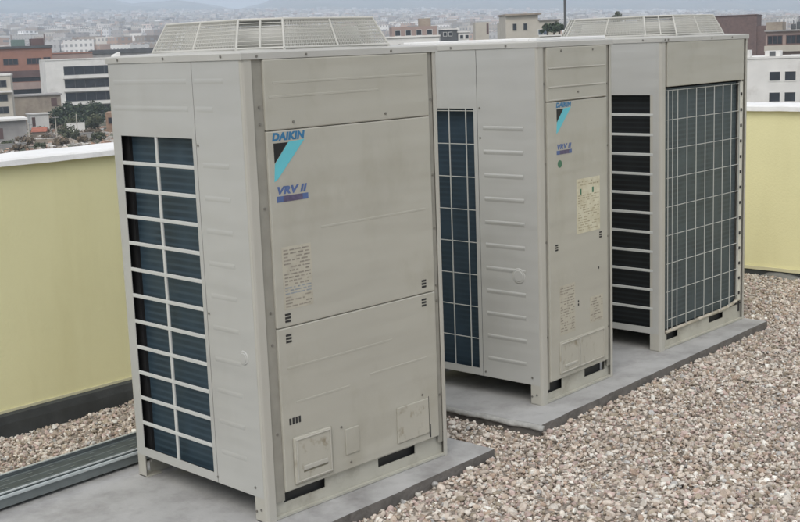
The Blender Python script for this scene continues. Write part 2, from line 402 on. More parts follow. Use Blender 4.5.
pad2 = slab('concrete_pad', 'long grey concrete pad under the two farther units', 0, 0, 2.262, .98, R(3.92), (1.4067, -.0606), 4)
b = BM(); r_ = random.Random(6); pr = []
for i in range(41):
    y = -.02 + i * .02; a = -.007 + r_.uniform(-.002, .002) + .005 * math.sin(i * .55); wd = r_.uniform(.004, .010); hz_ = r_.uniform(-.003, .002)
    pr.append([b.verts.new((a - .004 - wd * .7, y, -.016)), b.verts.new((a - .005 - wd * .7, y, -.009 + hz_)), b.verts.new((a - .002, y, .0045 + hz_ * .4)), b.verts.new((a + .016, y, .0012)), b.verts.new((a + .014, y, -.020))])
for i in range(40):
    for k in range(5): b.faces.new((pr[i][k], pr[i][(k + 1) % 5], pr[i + 1][(k + 1) % 5], pr[i + 1][k]))
b.faces.new(pr[0]); b.faces.new(pr[-1][::-1])
obj('mortar_edge', b, 'mortar', pad2, True)

# ------------------------------------------------------------------ pebbles
def ico(sub):
    b = BM(); bmesh.ops.create_icosphere(b, subdivisions=sub, radius=1)
    b.verts.ensure_lookup_table(); v = np.array([x.co[:] for x in b.verts]); f = np.array([[q.index for q in p.verts] for p in b.faces]); b.free()
    return v, f
PALW = np.array([(.66, .61, .54), (.57, .50, .43), (.46, .38, .31), (.52, .41, .37), (.38, .325, .25), (.33, .285, .245), (.76, .74, .68), (.42, .32, .25), (.44, .435, .42)])
PP = np.array([.22, .2, .14, .12, .1, .06, .07, .05, .04])
def in_pad(x, y):
    p1x, p1y = x * math.cos(R(3.2)) + y * math.sin(R(3.2)), -x * math.sin(R(3.2)) + y * math.cos(R(3.2))
    a = (p1x < 1.066) & (p1y > -.163) & (p1y < 1.065)
    dx, dy = x - 1.4067, y + .0606; c, s = math.cos(R(3.92)), math.sin(R(3.92))
    q1, q2 = dx * c + dy * s, -dx * s + dy * c
    return a | ((q1 > -.03) & (q1 < 2.262) & (q2 > -.003) & (q2 < .98))
def field(name, xs, ys, dens, label):
    n = int((xs[1] - xs[0]) * (ys[1] - ys[0]) * dens)
    x = nr.uniform(*xs, n); y = nr.uniform(*ys, n)
    k = ~in_pad(x, y)
    u_ = (x + .0586) * math.cos(TH) + (y - 1.7685) * math.sin(TH); v_ = -(x + .0586) * math.sin(TH) + (y - 1.7685) * math.cos(TH)
    k &= v_ < -.04
    rx = (x - 5.0247) * math.cos(TH) + (y - .947) * math.sin(TH); k &= rx < -.03
    dx, dy = x - CAMP.x, y - CAMP.y; az = np.degrees(np.arctan2(dx, dy)); dist = np.hypot(dx, dy)
    k &= (az > 12) & (az < 88) & (dist > 2.3)
    x, y, dist = x[k], y[k], dist[k]
    allV, allF, allC, off = [], [], [], 0
    for sub, sel in ((2, dist < 4.4), (1, dist >= 4.4)):
        tv, tf = ico(sub); idx = np.nonzero(sel)[0]; m = len(idx)
        if not m: continue
        forms = []
        for _ in range(10):
            dirs = nr.normal(size=(7, 3)); dirs /= np.linalg.norm(dirs, axis=1)[:, None]
            v = tv.copy()
            for dd in dirs:                      # knock flat facets off the stone
                h = v @ dd; lim = nr.uniform(.42, .8); v = v - np.maximum(h - lim, 0)[:, None] * dd[None] * .95
            v *= np.array([1, nr.uniform(.65, .95), nr.uniform(.45, .8)]); forms.append(v)
        forms = np.array(forms)[nr.integers(0, 10, m)]
        size = nr.lognormal(math.log(.0092), .38, m).clip(.004, .024)
        an_ = nr.uniform(0, 2 * math.pi, m); tl = nr.normal(0, .45, m); t2 = nr.normal(0, .45, m)
        ca, sa = np.cos(an_)[:, None], np.sin(an_)[:, None]
        X, Y, Z = forms[..., 0], forms[..., 1], forms[..., 2]
        ct, st = np.cos(tl)[:, None], np.sin(tl)[:, None]; Y, Z = Y * ct - Z * st, Y * st + Z * ct
        ct, st = np.cos(t2)[:, None], np.sin(t2)[:, None]; X, Z = X * ct - Z * st, X * st + Z * ct
        X, Y = X * ca - Y * sa, X * sa + Y * ca
        s_ = size[:, None]
        und = .005 * np.sin(x[idx] * 5.1 + 1.3 * np.sin(y[idx] * 4)) * np.sin(y[idx] * 6.3)
        zz = GZ - .008 + nr.uniform(-.008, .012, m) + und
        vv = np.stack([x[idx][:, None] + X * s_, y[idx][:, None] + Y * s_, zz[:, None] + Z * s_], -1)
        allV.append(vv.reshape(-1, 3)); allF.append((tf[None] + (np.arange(m) * len(tv))[:, None, None]).reshape(-1, 3) + off); off += m * len(tv)
        c = PALW[nr.choice(len(PALW), m, p=PP)] * nr.uniform(.75, 1.15, m)[:, None]
        c = np.concatenate([c, np.ones((m, 1))], 1)
        allC.append(np.repeat(c, len(tv), 0))
    V = np.concatenate(allV); F = np.concatenate(allF); C = np.concatenate(allC)
    me = bpy.data.meshes.new(name); fill(me, V, F, None, None)
    a_ = me.attributes.new('stone_colour', 'FLOAT_COLOR', 'POINT'); a_.data.foreach_set('color', C.astype(np.float32).ravel())
    me.materials.append(M['pebble'])
    o = bpy.data.objects.new(name, me); COL.objects.link(o); kind(o, 'stuff'); tag(o, label, 'gravel')
    return o
field('gravel', (-2.0, 5.15), (-3.1, 1.9), 7600, 'loose pale pink and grey pebbles covering the flat roof')

# ------------------------------------------------------------------ cable tray
ct_ = thing('cable_tray', 'galvanised slotted cable tray lying on the concrete pad behind the nearest unit', 'cable tray', (0, .862, 0), R(3.2))
b = BM(); X0, X1 = -6, .85
box(b, X0, X1, .004, .009, .012, .046); box(b, X0, X1, .201, .206, .002, .056); box(b, X0, X1, .0092, .2008, .012, .016); obj('channel', b, 'galv', ct_)
b = BM(); box(b, X0, X1, -.004, .010, .047, .052); rod(b, (X0, .003, .053), (X1, .003, .053), .0045, 8); rod(b, (X0, .038, .052), (X1, .038, .052), .0045, 8); obj('rim', b, 'galvlight', ct_)
b = BM(); box(b, X0, X1, .198, .209, .057, .0605); obj('back_rim', b, 'galvlight', ct_)
b = BM(); box(b, X0, X1, .011, .2, .043, .048); obj('cover', b, 'galvdark', ct_)
b = BM()
for yy in (.064, .119, .178): rod(b, (X0, yy, .0478), (X1, yy, .0478), .0022, 6)
obj('cover_rib', b, 'galv', ct_)
sl_me = None
for k in range(24):
    for dx_, yy in ((0, .0865), (.047, .1535)):
        x = -1.42 + k * .094 + dx_
        if sl_me is None:
            b = BM(); box(b, 0, .026, -.003, .003, 0, .0016, .0006, 1); o_ = obj('slot', b, 'galv', ct_); sl_me = o_.data
        else:
            o_ = bpy.data.objects.new('slot', sl_me); COL.objects.link(o_); o_.parent = ct_
        o_.location = (x, yy, .0484)

# ------------------------------------------------------------------ condensing units
H, D = 1.577, .779
ZT = 1.553            # underside of the top panel
def rounded_L(ix, iy, sx, sy, a, bq, th, r=.012):
    """corner post outline at corner (ix,iy), legs along sx (x) and sy (y)"""
    pts = [(r, 0), (a, 0), (a, th), (th, th), (th, bq), (0, bq), (0, r)]
    arc = [(r - r * math.cos(t), r - r * math.sin(t)) for t in np.linspace(0, math.pi / 2, 6)]
    out = arc + pts[1:6]
    return [(ix + sx * p, iy + sy * q) for p, q in out]

def hatch(parent, x0, x1, z0, z1, y, rows, inks, seed, dens=.75):
    r_ = random.Random(seed); bs = {k: BM() for k in inks}
    for i in range(rows):
        z = z1 - (z1 - z0) * (i + .5) / rows; h = (z1 - z0) / rows * .42; x = x0
        k = inks[0] if r_.random() < .75 else inks[-1]
        while x < x1 - .006:
            l = r_.uniform(.006, .03)
            if r_.random() < dens: box(bs[k], x, min(x1, x + l), y - .0004, y, z - h / 2, z + h / 2)
            x += l + r_.uniform(.003, .010)
    for k, b in bs.items(): obj('print', b, k, parent)

def vent(root, x, z, wd=.024, hg=.034, n=3, vertical=False):
    b = BM()
    for i in range(n):
        if vertical:
            a = x - wd / 2 + wd * i / n; box(b, a, a + wd / n * .62, YP - .0012, YP + .001, z - hg / 2, z + hg / 2)
        else:
            a = z - hg / 2 + hg * i / n; box(b, x - wd / 2, x + wd / 2, YP - .0012, YP + .001, a, a + hg / n * .62)
    obj('vent_slot', b, 'slot', root)

YP = -.004   # outer face of the front panels
YF = .005    # outer face of the recessed screw flanges

def screw(root, p, nrm, r=.0048):
    b = BM(); disc(b, p, nrm, r, .0025, 10); o = obj('screw', b, 'screw', root); return o

SO = .0006   # how far the side skins stand proud of the posts
def side_frame(u, v, t): return (-SO + t, u, v)
def emboss(b, x0, x1, z0, z1, y, wd=.006, hgt=.004):
    box(b, x0, x1, y - hgt, y + .001, z1 - wd, z1, .0015, 2); box(b, x0, x1, y - hgt, y + .001, z0, z0 + wd, .0015, 2)
    box(b, x0, x0 + wd, y - hgt, y + .001, z0 + wd, z1 - wd, .0015, 2); box(b, x1 - wd, x1, y - hgt, y + .001, z0 + wd, z1 - wd, .0015, 2)

def shell(root, W, grille, gy0, gy1, coil, seam, lip=True):
    """posts, side skins, top, base, coil, left grille, shared by the three units"""
    for ix, iy, sx, sy in ((0, 0, 1, 1), (W, 0, -1, 1), (0, D, 1, -1), (W, D, -1, -1)):
        a, bq = (.0395, .062) if iy == 0 else (.04, .056)
        if ix == W: a = .025 if iy == 0 else .04
        b = BM(); prism(b, rounded_L(ix, iy, sx, sy, a, bq, .003), 0, ZT)
        p = obj('corner_post', b, 'paint', root)
        b = BM(); x_ = sorted((ix - sx * .004, ix + sx * .07)); y_ = sorted((iy + sy * .004, iy + sy * .06))
        box(b, max(0, x_[0]) if ix == 0 else x_[0], min(W, x_[1]), y_[0], y_[1], .0005, .004); obj('foot', b, 'rail', p)
    # left skin: blank panel, then the frame round the grille
    b = BM(); plate(b, side_frame, .0128, gy0 - .0225 if seam else gy0 - .0205, .088, ZT - .001, [], .0022); obj('side_panel', b, 'side', root)
    b = BM(); plate(b, side_frame, gy0 - .0195, D - .012, .088, ZT - .001, [(gy0, gy1, .121, 1.297)], .0022); obj('grille_frame', b, 'side', root)
    b = BM(); plate(b, lambda u, v, t: (W + SO - t, u, v), .0145, D - .012, .088, ZT - .001, [], .0022); obj('side_panel', b, 'side', root)
    # coil, set in behind the grille
    b = BM(); box(b, .040, .075, .05 if grille == 'rear' else gy0 - .05, .735 if grille == 'wire' else .712, .10, 1.34); obj('coil', b, coil, root)
    b = BM(); box(b, .028, .078, .7355 if grille == 'wire' else .7125, D - .0035, .095, 1.34); obj('gap_shade_liner', b, 'dark', root)  # black liner added to paint shade into the gap past the coil
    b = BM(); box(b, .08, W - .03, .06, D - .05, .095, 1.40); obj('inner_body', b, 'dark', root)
    b = BM(); box(b, .006, W - .006, .02, D - .02, .0895, .0935); obj('base_pan', b, 'pan', root)
    # grille
    b = BM()
    if grille in ('bars', 'rear'):
        n = 12; g = .0065
        for i in range(1, n):
            z = .121 + (1.297 - .121) * i / n; box(b, -.0015, .006, gy0, gy1, z - g, z + g, .0016, 2)
        ym = (gy0 + gy1) / 2; box(b, -.0005, .0065, ym - g, ym + g, .121, 1.297, .0016, 2)
        obj('side_grille', b, 'bar', root)
    else:
        for i in range(1, 9):
            z = .121 + 1.176 * i / 8 - .01; rod(b, (.004, gy0, z), (.004, gy1, z), .0022)
        y = gy0 + .044
        while y < gy1: rod(b, (.0005, y, .115), (.0005, y, 1.303), .0030); y += .0955
        obj('side_grille', b, 'wire', root)
    # back skin, rails, top
    if grille != 'rear':
        b = BM(); plate(b, lambda u, v, t: (u, D - .001 - t, v), .042, W - .042, .10, ZT - .001, [(.09, W - .09, .14, 1.29)], .003); obj('rear_panel', b, 'side', root)
        b = BM()
        for i in range(1, 8): z = .14 + 1.15 * i / 8; rod(b, (.09, D - .003, z), (W - .09, D - .003, z), .0024)
        x = .12
        while x < W - .09: rod(b, (x, D - .0005, .14), (x, D - .0005, 1.29), .0024); x += .095
        obj('rear_grille', b, 'wire', root)
        b = BM(); box(b, .05, W - .05, D - .046, D - .02, .10, 1.34); obj('coil', b, coil, root)
    b = BM(); plate(b, lambda u, v, t: (u, D - .02 - t, v), .042, W - .042, .0, .088, [(.10, .28, .03, .08), (W - .37, W - .17, .03, .08)], .004); obj('base_rail', b, 'rail', root)
    b = BM(); box(b, .045, W - .055, .043, .060, .001, .0885); obj('light_block_bar', b, 'pan', root)  # added bar: keeps light out underneath and darkens the rail holes
    b = BM(); box(b, W - .03, W - .026, .06, D - .06, .001, .0885); obj('light_block_bar', b, 'pan', root)  # added strip closing the right side against light under the unit
    b = BM(); plate(b, lambda u, v, t: (u, .016 + t, v), .041, W - .021, .004, .089, HOLES[root['kindkey']], .004)
    fr = obj('base_rail', b, 'rail', root)
    b = BM(); box(b, .041, W - .021, .002, .016, .0015, .0055, .001, 1); box(b, .041, W - .021, .002, .0155, .006, .011); obj('rail_foot', b, 'rail', fr)
    # top panel with round fan opening
    b = BM(); cx, cy, rf = W / 2, D / 2, min(.325, W / 2 - .05); n = 48; e = .0035
    outer = []
    for i in range(n):
        t = 2 * math.pi * i / n; dx, dy = math.cos(t), math.sin(t); k = min((W / 2 + e) / max(abs(dx), 1e-6), (D / 2 + e) / max(abs(dy), 1e-6)); outer.append((cx + dx * k, cy + dy * k))
    # square corners
    ca = math.atan2(D / 2 + e, W / 2 + e)
    for sgn in (ca, math.pi - ca, math.pi + ca, 2 * math.pi - ca):
        i = round(sgn / (2 * math.pi) * n) % n
        outer[i] = (cx + math.copysign(W / 2 + e, math.cos(sgn)), cy + math.copysign(D / 2 + e, math.sin(sgn)))
    for z0, z1 in ((ZT, H),):
        A = [[b.verts.new((x, y, z)) for x, y in outer] for z in (z0, z1 - .004)]
        A2 = [b.verts.new((cx + (x - cx) * .992, cy + (y - cy) * .992, z1)) for x, y in outer]
        I = [[b.verts.new((cx + rf * math.cos(2 * math.pi * i / n), cy + rf * math.sin(2 * math.pi * i / n), z)) for i in range(n)] for z in (z0 - .03, z1 + .012)]
        for i in range(n):
            j = (i + 1) % n
            b.faces.new((A[0][i], A[0][j], A[1][j], A[1][i])); b.faces.new((A[1][i], A[1][j], A2[j], A2[i])); b.faces.new((A2[i], A2[j], I[1][j], I[1][i]))
            b.faces.new((I[1][i], I[1][j], I[0][j], I[0][i])); b.faces.new((I[0][i], I[0][j], A[0][j], A[0][i]))
    obj('top_panel', b, 'lip', root)
    fan = BM(); disc(fan, (cx, cy, 1.46), (0, 0, 1), .07, .06, 20)
    for k in range(4):
        a0 = k * math.pi / 2; q = []
        for rr_, wa in ((.06, .5), (.17, .55), (rf - .02, .62)):
            q.append((fan.verts.new((cx + rr_ * math.cos(a0 - wa), cy + rr_ * math.sin(a0 - wa), 1.47)), fan.verts.new((cx + rr_ * math.cos(a0 + wa), cy + rr_ * math.sin(a0 + wa), 1.515))))
        for (p, r2), (p2, r3) in zip(q, q[1:]): fan.faces.new((p, p2, r3, r2))
    fo = obj('fan', fan, 'fan', root)

def guard(root, W):
    """octagonal wire cage over the fan"""
    cx, cy = W / 2, D / 2; z0, z1 = H + .010, 1.682
    def ringp(hx, hy, c, z): return [Vector((cx + x, cy + y, z)) for x, y in ((-hx + c, -hy), (hx - c, -hy), (hx, -hy + c), (hx, hy - c), (hx - c, hy), (-hx + c, hy), (-hx, hy - c), (-hx, -hy + c))]
    hx, hy, ch = .355, .352, .112
    lo = ringp(hx, hy, ch, z0); hi = ringp(hx - .042, hy - .042, ch - .008, z1)
    g = thing_child('fan_guard', root)
    fr = BM()
    for i in range(8):
        j = (i + 1) % 8
        rod(fr, lo[i], hi[i], .0042, 8); rod(fr, lo[i], lo[j], .0042, 8); rod(fr, hi[i], hi[j], .0045, 8)
        ml, mh = (lo[i] + lo[j]) / 2, (hi[i] + hi[j]) / 2
        rod(fr, ml, mh, .0036, 8)
        rod(fr, lo[i], (lo[i].x, lo[i].y, H), .006, 8)
    obj('guard_frame', fr, 'guardwire', g)
    wr_ = BM()
    for i in range(8):
        j = (i + 1) % 8; L = (lo[j] - lo[i]).length
        for k in range(1, 8):
            f = k / 8; rod(wr_, lo[i].lerp(hi[i], f), lo[j].lerp(hi[j], f), .0017, 5)
        if L > .3:
            n_ = int(L / .0085)
            for k in range(1, n_):
                f = k / n_; rod(wr_, lo[i].lerp(lo[j], f), hi[i].lerp(hi[j], f), .0014, 4)
    obj('guard_wires', wr_, 'guardwire', g)
    tp = BM(); c0 = Vector((cx, cy, z1))
    for s_ in np.linspace(.12, 1, 20):
        q = [c0 + (h - c0) * s_ for h in hi]
        for i in range(8): rod(tp, q[i], q[(i + 1) % 8], .0016, 4)
    for h in hi: rod(tp, c0 + (h - c0) * .12, h, .0028, 6)
    obj('guard_top', tp, 'guardwire', g)
    bl = BM(); n = 40; r0, r1 = .31, .275
    A = [[bl.verts.new((cx + r_ * math.cos(2 * math.pi * i / n), cy + r_ * math.sin(2 * math.pi * i / n), z)) for i in range(n)] for r_, z in ((.325, H + .0125), (.318, H + .04), (.312, H + .078), (.304, H + .078), (.308, H + .0125))]
    for k in range(5):
        for i in range(n): bl.faces.new((A[k][i], A[k][(i + 1) % n], A[(k + 1) % 5][(i + 1) % n], A[(k + 1) % 5][i]))
    obj('bell_mouth', bl, 'guardwire', g, True)

def thing_child(name, parent):
    o = bpy.data.objects.new(name, None); COL.objects.link(o); o.parent = parent; o.empty_display_size = .1
    return o

HOLES = {'a': [(.086, .279, .048, .082), (.543, .741, .046, .080)], 'b': [(.062, .175, .040, .086), (.36, .535, .045, .089)], 'c': [(.085, .20, .042, .086), (.53, .69, .046, .080)]}

def logo(root, x, z, wd):
    """lettering, black triangle and cyan stripe; x = left edge, z = foot of the lettering"""
    k = wd / .14; g = thing_child('maker_mark', root); y = YP
    text_part('DAIKIN', g, 'lettering', 'logoblue', .027 * k, x, z, y - .0005, shear=.18, bold=.06, width=.141 * k)
    b = BM(); prism(b, [(x + .005 * k, z - .007 * k), (x + .066 * k, z - .007 * k), (x + .006 * k, z - .072 * k)], y - .0010, y, 'y'); obj('black_triangle', b, 'logoblack', g)
    b = BM(); prism(b, [(x + .069 * k, z - .006 * k), (x + .138 * k, z - .002 * k), (x + .018 * k, z - .122 * k), (x + .001 * k, z - .132 * k), (x + .007 * k, z - .0745 * k)], y - .0010, y, 'y'); obj('cyan_stripe', b, 'logocyan', g)

def badge(root, x, z, wd, body):
    g = thing_child('series_badge', root); k = wd / .137
    text_part(body, g, 'lettering', 'badgeblue', .027 * k, x + .004, z + .025 * k, YP - .0005, shear=.24, bold=.055, width=.130 * k)
    b = BM(); box(b, x, x + .028 * k, YP - .0008, YP, z, z + .02 * k); obj('blue_bar', b, 'badgeblue', g); b = BM(); box(b, x + .112 * k, x + .137 * k, YP - .0008, YP, z, z + .02 * k); obj('blue_bar', b, 'badgeblue', g)
    b = BM(); box(b, x + .028 * k, x + .112 * k, YP - .0008, YP, z, z + .02 * k); obj('dark_bar', b, 'badgered', g)

def front(root, W, xl, xr, seam_mid=True):
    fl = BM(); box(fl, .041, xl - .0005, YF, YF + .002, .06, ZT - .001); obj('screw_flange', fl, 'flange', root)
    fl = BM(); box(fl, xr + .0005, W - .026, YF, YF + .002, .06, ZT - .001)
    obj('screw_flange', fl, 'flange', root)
    ZS = 1.321
    b = BM(); box(b, xl, xr, YP, .017, ZS + .001, ZT - .0015, .004, 2)
    obj('upper_panel', b, 'front', root)
    if seam_mid:
        b = BM(); box(b, xl, xr, YP, .017, .6628, ZS - .001, .004, 2); obj('front_panel', b, 'front', root)
        b = BM(); box(b, xl, xr, YP, .017, .09, .6607, .004, 2); obj('service_panel', b, 'front', root)
    else:
        b = BM(); box(b, xl, xr, YP, .017, .093, ZS - .001, .004, 2); obj('front_panel', b, 'front', root)
    sb = BM(); box(sb, xl + .004, xr - .004, .0175, .019, .09, ZT - .002); obj('seam_backing', sb, 'front', root)

GRP = 'rooftop air conditioning units'
# ---- unit A, nearest
WA = .9115
ua = thing('condensing_unit', 'nearest and largest cream condensing unit with white barred side grille at left', 'condensing unit', (0, 0, 0), 0, GRP)
ua['kindkey'] = 'a'
shell(ua, WA, 'bars', .287, .720, 'coilA', True); guard(ua, WA)
front(ua, WA, .0845, .8585)
logo(ua, .105, 1.287, .141); badge(ua, .112, 1.085, .137, 'VRV II')
b = BM(); box(b, .120, .249, YP - .0006, YP, .722, .934); lb = obj('rating_label', b, 'label', ua)
hatch(lb, .127, .243, .800, .928, YP - .0006, 11, ['ink'], 3, .8); hatch(lb, .127, .243, .770, .800, YP - .0006, 3, ['inkblue'], 8, .95); hatch(lb, .127, .243, .726, .768, YP - .0006, 4, ['ink'], 5, .8)
for x, z in ((.132, .696), (.131, .625), (.799, .702), (.796, .631)): vent(ua, x, z)
vent(ua, .142, .334, .056, .023, 4, True)
b = BM(); box(b, .123, .299, YP - .009, YP + .001, .106, .276, .007, 3); cvr = obj('service_cover', b, 'scuffed', ua)
b = BM(); emboss(b, .131, .291, .114, .268, YP - .009, .005, .003); box(b, .160, .272, YP - .0125, YP - .008, .150, .168, .003, 2); obj('cover_ridge', b, 'paint', cvr)
b = BM(); box(b, .160, .272, YP - .0095, YP - .0085, .1435, .1495); obj('cover_slot', b, mat('slot_grime', (.17, .16, .12), .7), cvr)
b = BM(); box(b, .366, .434, YP - .004, YP + .001, .146, .243, .003, 2); obj('knockout_cover', b, 'front', ua)
b = BM(); box(b, .628, .800, YP - .005, YP + .001, .118, .258, .004, 2); c2 = obj('pipe_cover', b, 'scuffed', ua)
b = BM(); box(b, .803, .8045, YP - .001, YP, .108, .262); obj('cover_gap', b, 'slot', c2)
b = BM(); box(b, .806, .811, YP - .0015, YP, .098, .150); obj('cover_gap', b, 'slot', c2)
for z in (1.40, 1.345, 1.07, .72, .61, .30): screw(ua, (.066, YF, z), (0, -1, 0))
for z in (1.38, 1.10, .90, .68, .62, .25): screw(ua, (.876, YF, z), (0, -1, 0), .005)
for x, z in ((.20, 1.345), (.63, 1.345), (.77, .275), (.35, .255), (.39, .115)): screw(ua, (x, YP, z), (0, -1, 0), .0045)
for y, z in ((.255, 1.275), (.255, .70), (.265, .11), (.055, .12), (.055, .035), (.03, .045), (.68, .075)): screw(ua, (-SO, y, z), (-1, 0, 0), .0045)
for y in (.10, .42, .70): screw(ua, (-.0035, y, 1.565), (-1, 0, 0), .0045)
for x in (.06, .27, .67): screw(ua, (x, -.0035, 1.563), (0, -1, 0), .0045)
b = BM(); rod(b, (-SO, .077, .57), (-.0034, .077, .57), .0255, 24, .022); rod(b, (-.0035, .077, .57), (-.005, .077, .57), .018, 24, .016); obj('knockout_disc', b, 'side', ua)
for z, y0, y1 in ((1.487, .30, .74), (1.395, .30, .75), (1.487, .10, .255), (1.395, .16, .255)) + tuple((1.21 - .111 * k, .095, .235) for k in range(10)):
    b = BM(); prism(b, [(-SO + .0002, z - .011), (-SO - .0008, z - .003), (-SO - .0008, z + .003), (-SO + .0002, z + .011)], y0, y1, 'rib'); obj('pressed_rib', b, 'side', ua)
for z, x0, x1 in ((1.475, .12, .83), (1.43, .10, .60), (.395, .15, .40), (.415, .50, .80), (.98, .30, .82), (.52, .12, .62)):
    b = BM(); box(b, x0, x1, YP - .0007, YP + .001, z - .004, z + .004, .0008, 2); obj('front_rib', b, 'front', ua)

# ---- unit B, slim middle one
WB = .589
ub = thing('condensing_unit', 'slim middle condensing unit with yellowed notice sheet and wire side grille', 'condensing unit', (1.637, .0967, 0), .0535, GRP)
ub['kindkey'] = 'b'
shell(ub, WB, 'wire', .345, .716, 'coilB', True)
front(ub, WB, .0615, .5355, False)
logo(ub, .126, 1.294, .117); badge(ub, .127, 1.093, .117, 'VRV II')
b = BM(); disc(b, (.150, YP, 1.052), (0, -1, 0), .0165, .0006, 20); gs = obj('green_sticker', b, 'green', ub); gs['label'] = 'round dark green sticker'
b = BM(); box(b, .279, .470, YP - .0006, YP, .725, .970); sh = obj('notice_sheet', b, 'sheet', ub); sh['label'] = 'yellowed paper notice'
hatch(sh, .29, .46, .735, .90, YP - .0006, 15, ['sheetink'], 12, .7); hatch(sh, .29, .46, .935, .962, YP - .0006, 2, ['sheetink'], 13, .7)
for x in (.305, .405): b = BM(); box(b, x, x + .013, YP - .0012, YP - .0002, .90, .925); obj('green_mark', b, 'green', sh)
b = BM(); box(b, .137, .258, YP - .0006, YP, .29, .512); lb = obj('rating_label', b, 'label', ub)
hatch(lb, .142, .252, .30, .505, YP - .0006, 17, ['ink'], 21, .8)
b = BM(); box(b, .38, .49, YP - .0006, YP, .30, .42); lb = obj('rating_label', b, 'label', ub); hatch(lb, .385, .485, .305, .415, YP - .0006, 9, ['ink'], 23, .6)
vent(ub, .118, .690, .02, .032); vent(ub, .474, .700, .02, .032); vent(ub, .285, .415, .008, .03, 2); vent(ub, .455, .55, .008, .018, 1)
b = BM(); box(b, .130, .50, YP - .004, YP + .001, .112, .262, .003, 2); cvr = obj('service_cover', b, 'scuffed', ub)
b = BM(); emboss(b, .138, .285, .118, .254, YP - .004, .005, .004); emboss(b, .292, .494, .118, .256, YP - .004, .005, .003); box(b, .165, .262, YP - .008, YP - .003, .140, .152, .002, 2); obj('cover_ridge', b, 'paint', cvr)
for z in (1.40, 1.06, .72, .30): screw(ub, (.052, YF, z), (0, -1, 0), .005)
for z in (1.38, 1.10, .68, .25): screw(ub, (.552, YF, z), (0, -1, 0), .005)
for x, z in ((.30, 1.355), (.17, 1.535), (.42, 1.535)): screw(ub, (x, YP, z), (0, -1, 0), .005)
for y, z in ((.31, 1.30), (.31, 1.17), (.31, .11), (.053, .12), (.055, .035), (.03, .045)): screw(ub, (-SO, y, z), (-1, 0, 0), .0045)
for y in (.16, .46): screw(ub, (-.0035, y, 1.563), (-1, 0, 0), .005)
for k in range(11):
    b = BM(); z = 1.214 - k * .1035; prism(b, [(-SO + .0002, z - .013), (-SO - .0026, z - .003), (-SO - .0026, z + .003), (-SO + .0002, z + .009)], .08, .292, 'rib'); obj('pressed_rib', b, 'side', ub)
b = BM(); rod(b, (-SO, .116, .571), (-.004, .116, .571), .035, 24, .031); rod(b, (-.0041, .116, .571), (-.006, .116, .571), .026, 24, .023); obj('knockout_disc', b, 'side', ub)
for z in (1.46, 1.38, 1.325):
    b = BM(); box(b, .075, .52, YP - .003, YP + .001, z, z + .006, .0015, 2); obj('front_rib', b, 'paint', ub)
b = BM(); box(b, .02, WB - .02, .02, .06, H + .0005, H + .016, .004, 2); box(b, .02, .06, .0605, D - .0605, H + .0005, H + .016, .004, 2); box(b, WB - .06, WB - .02, .0605, D - .0605, H + .0005, H + .016, .004, 2); box(b, .02, WB - .02, D - .06, D - .02, H + .0005, H + .016, .004, 2)
tr = obj('fan_rim', b, 'coping', ub)
b = BM()
for k in range(1, 24): x = .06 + (WB - .12) * k / 24; rod(b, (x, .06, H + .010), (x, D - .06, H + .010), .0018, 5)
for k in range(1, 6): y = .06 + (D - .12) * k / 6; rod(b, (.06, y, H + .012), (WB - .06, y, H + .012), .0025, 5)
obj('flat_guard', b, 'guardwire', tr)

# ---- unit C, farthest, rear side to the viewer
WC = .9115
uc = thing('condensing_unit', 'farthest condensing unit showing a tall wire mesh over its grey coil', 'condensing unit', (2.7356, .1929, 0), .0339, GRP)
uc['kindkey'] = 'c'
shell(uc, WC, 'rear', .046, .575, 'coilD', False); guard(uc, WC)
b = BM(); box(b, .058, .862, YP + .002, .016, 1.334, ZT - .0015, .003, 2); obj('upper_panel', b, 'front', uc)
b = BM(); box(b, .041, .0575, .024, .026, .09, ZT - .001); obj('rear_flange', b, 'slot', uc)
b = BM(); box(b, .8665, WC - .026, .020, .022, .09, ZT - .001); obj('rear_flange', b, 'front', uc)
b = BM(); box(b, .058, .83, .026, .056, .10, 1.325); obj('coil', b, 'coilC', uc)
b = BM(); box(b, .058, .862, .0565, .0585, .092, 1.333); obj('coil_backing', b, 'dark', uc)
b = BM(); box(b, .834, .866, .004, .016, .115, 1.325); ep = obj('coil_end_plate', b, 'endplate', uc)
for k in range(14):
    b = BM(); z = .16 + k * .0845; box(b, .838, .852, -.001, .0045, z - .008, z + .008, .002, 2); obj('clip', b, 'slot', ep)
b = BM()
for k in range(9): z = 1.315 - k * .1455; rod(b, (.07, .009, z), (.832, .009, z), .0021)
for k in range(9): x = .075 + k * .0945; rod(b, (x, .005, .10), (x, .005, 1.318), .0024)
rod(b, (.118, .0045, .10), (.118, .0045, 1.31), .002)
obj('rear_grille', b, 'wire', uc)
b = BM(); pts_ = [(.07, .088), (.40, .092), (.62, .094), (.72, .098), (.79, .106), (.86, .122)]
for (x0, z0), (x1, z1) in zip(pts_, pts_[1:]): rod(b, (x0, .012, z0), (x1, .012, z1), .009, 10)
obj('pan_edge', b, 'pipe', uc, True)
b = BM(); box(b, .86, .875, .012, .016, .05, .15); obj('cable_entry', b, 'slot', uc)
for y in (.10, .42): screw(uc, (-.0035, y, 1.565), (-1, 0, 0), .0045)
for x in (.03, .06, .50, .72): screw(uc, (x, -.0035, 1.563), (0, -1, 0), .005)
for k in ('kindkey',):
    for o in (ua, ub, uc): del o[k]

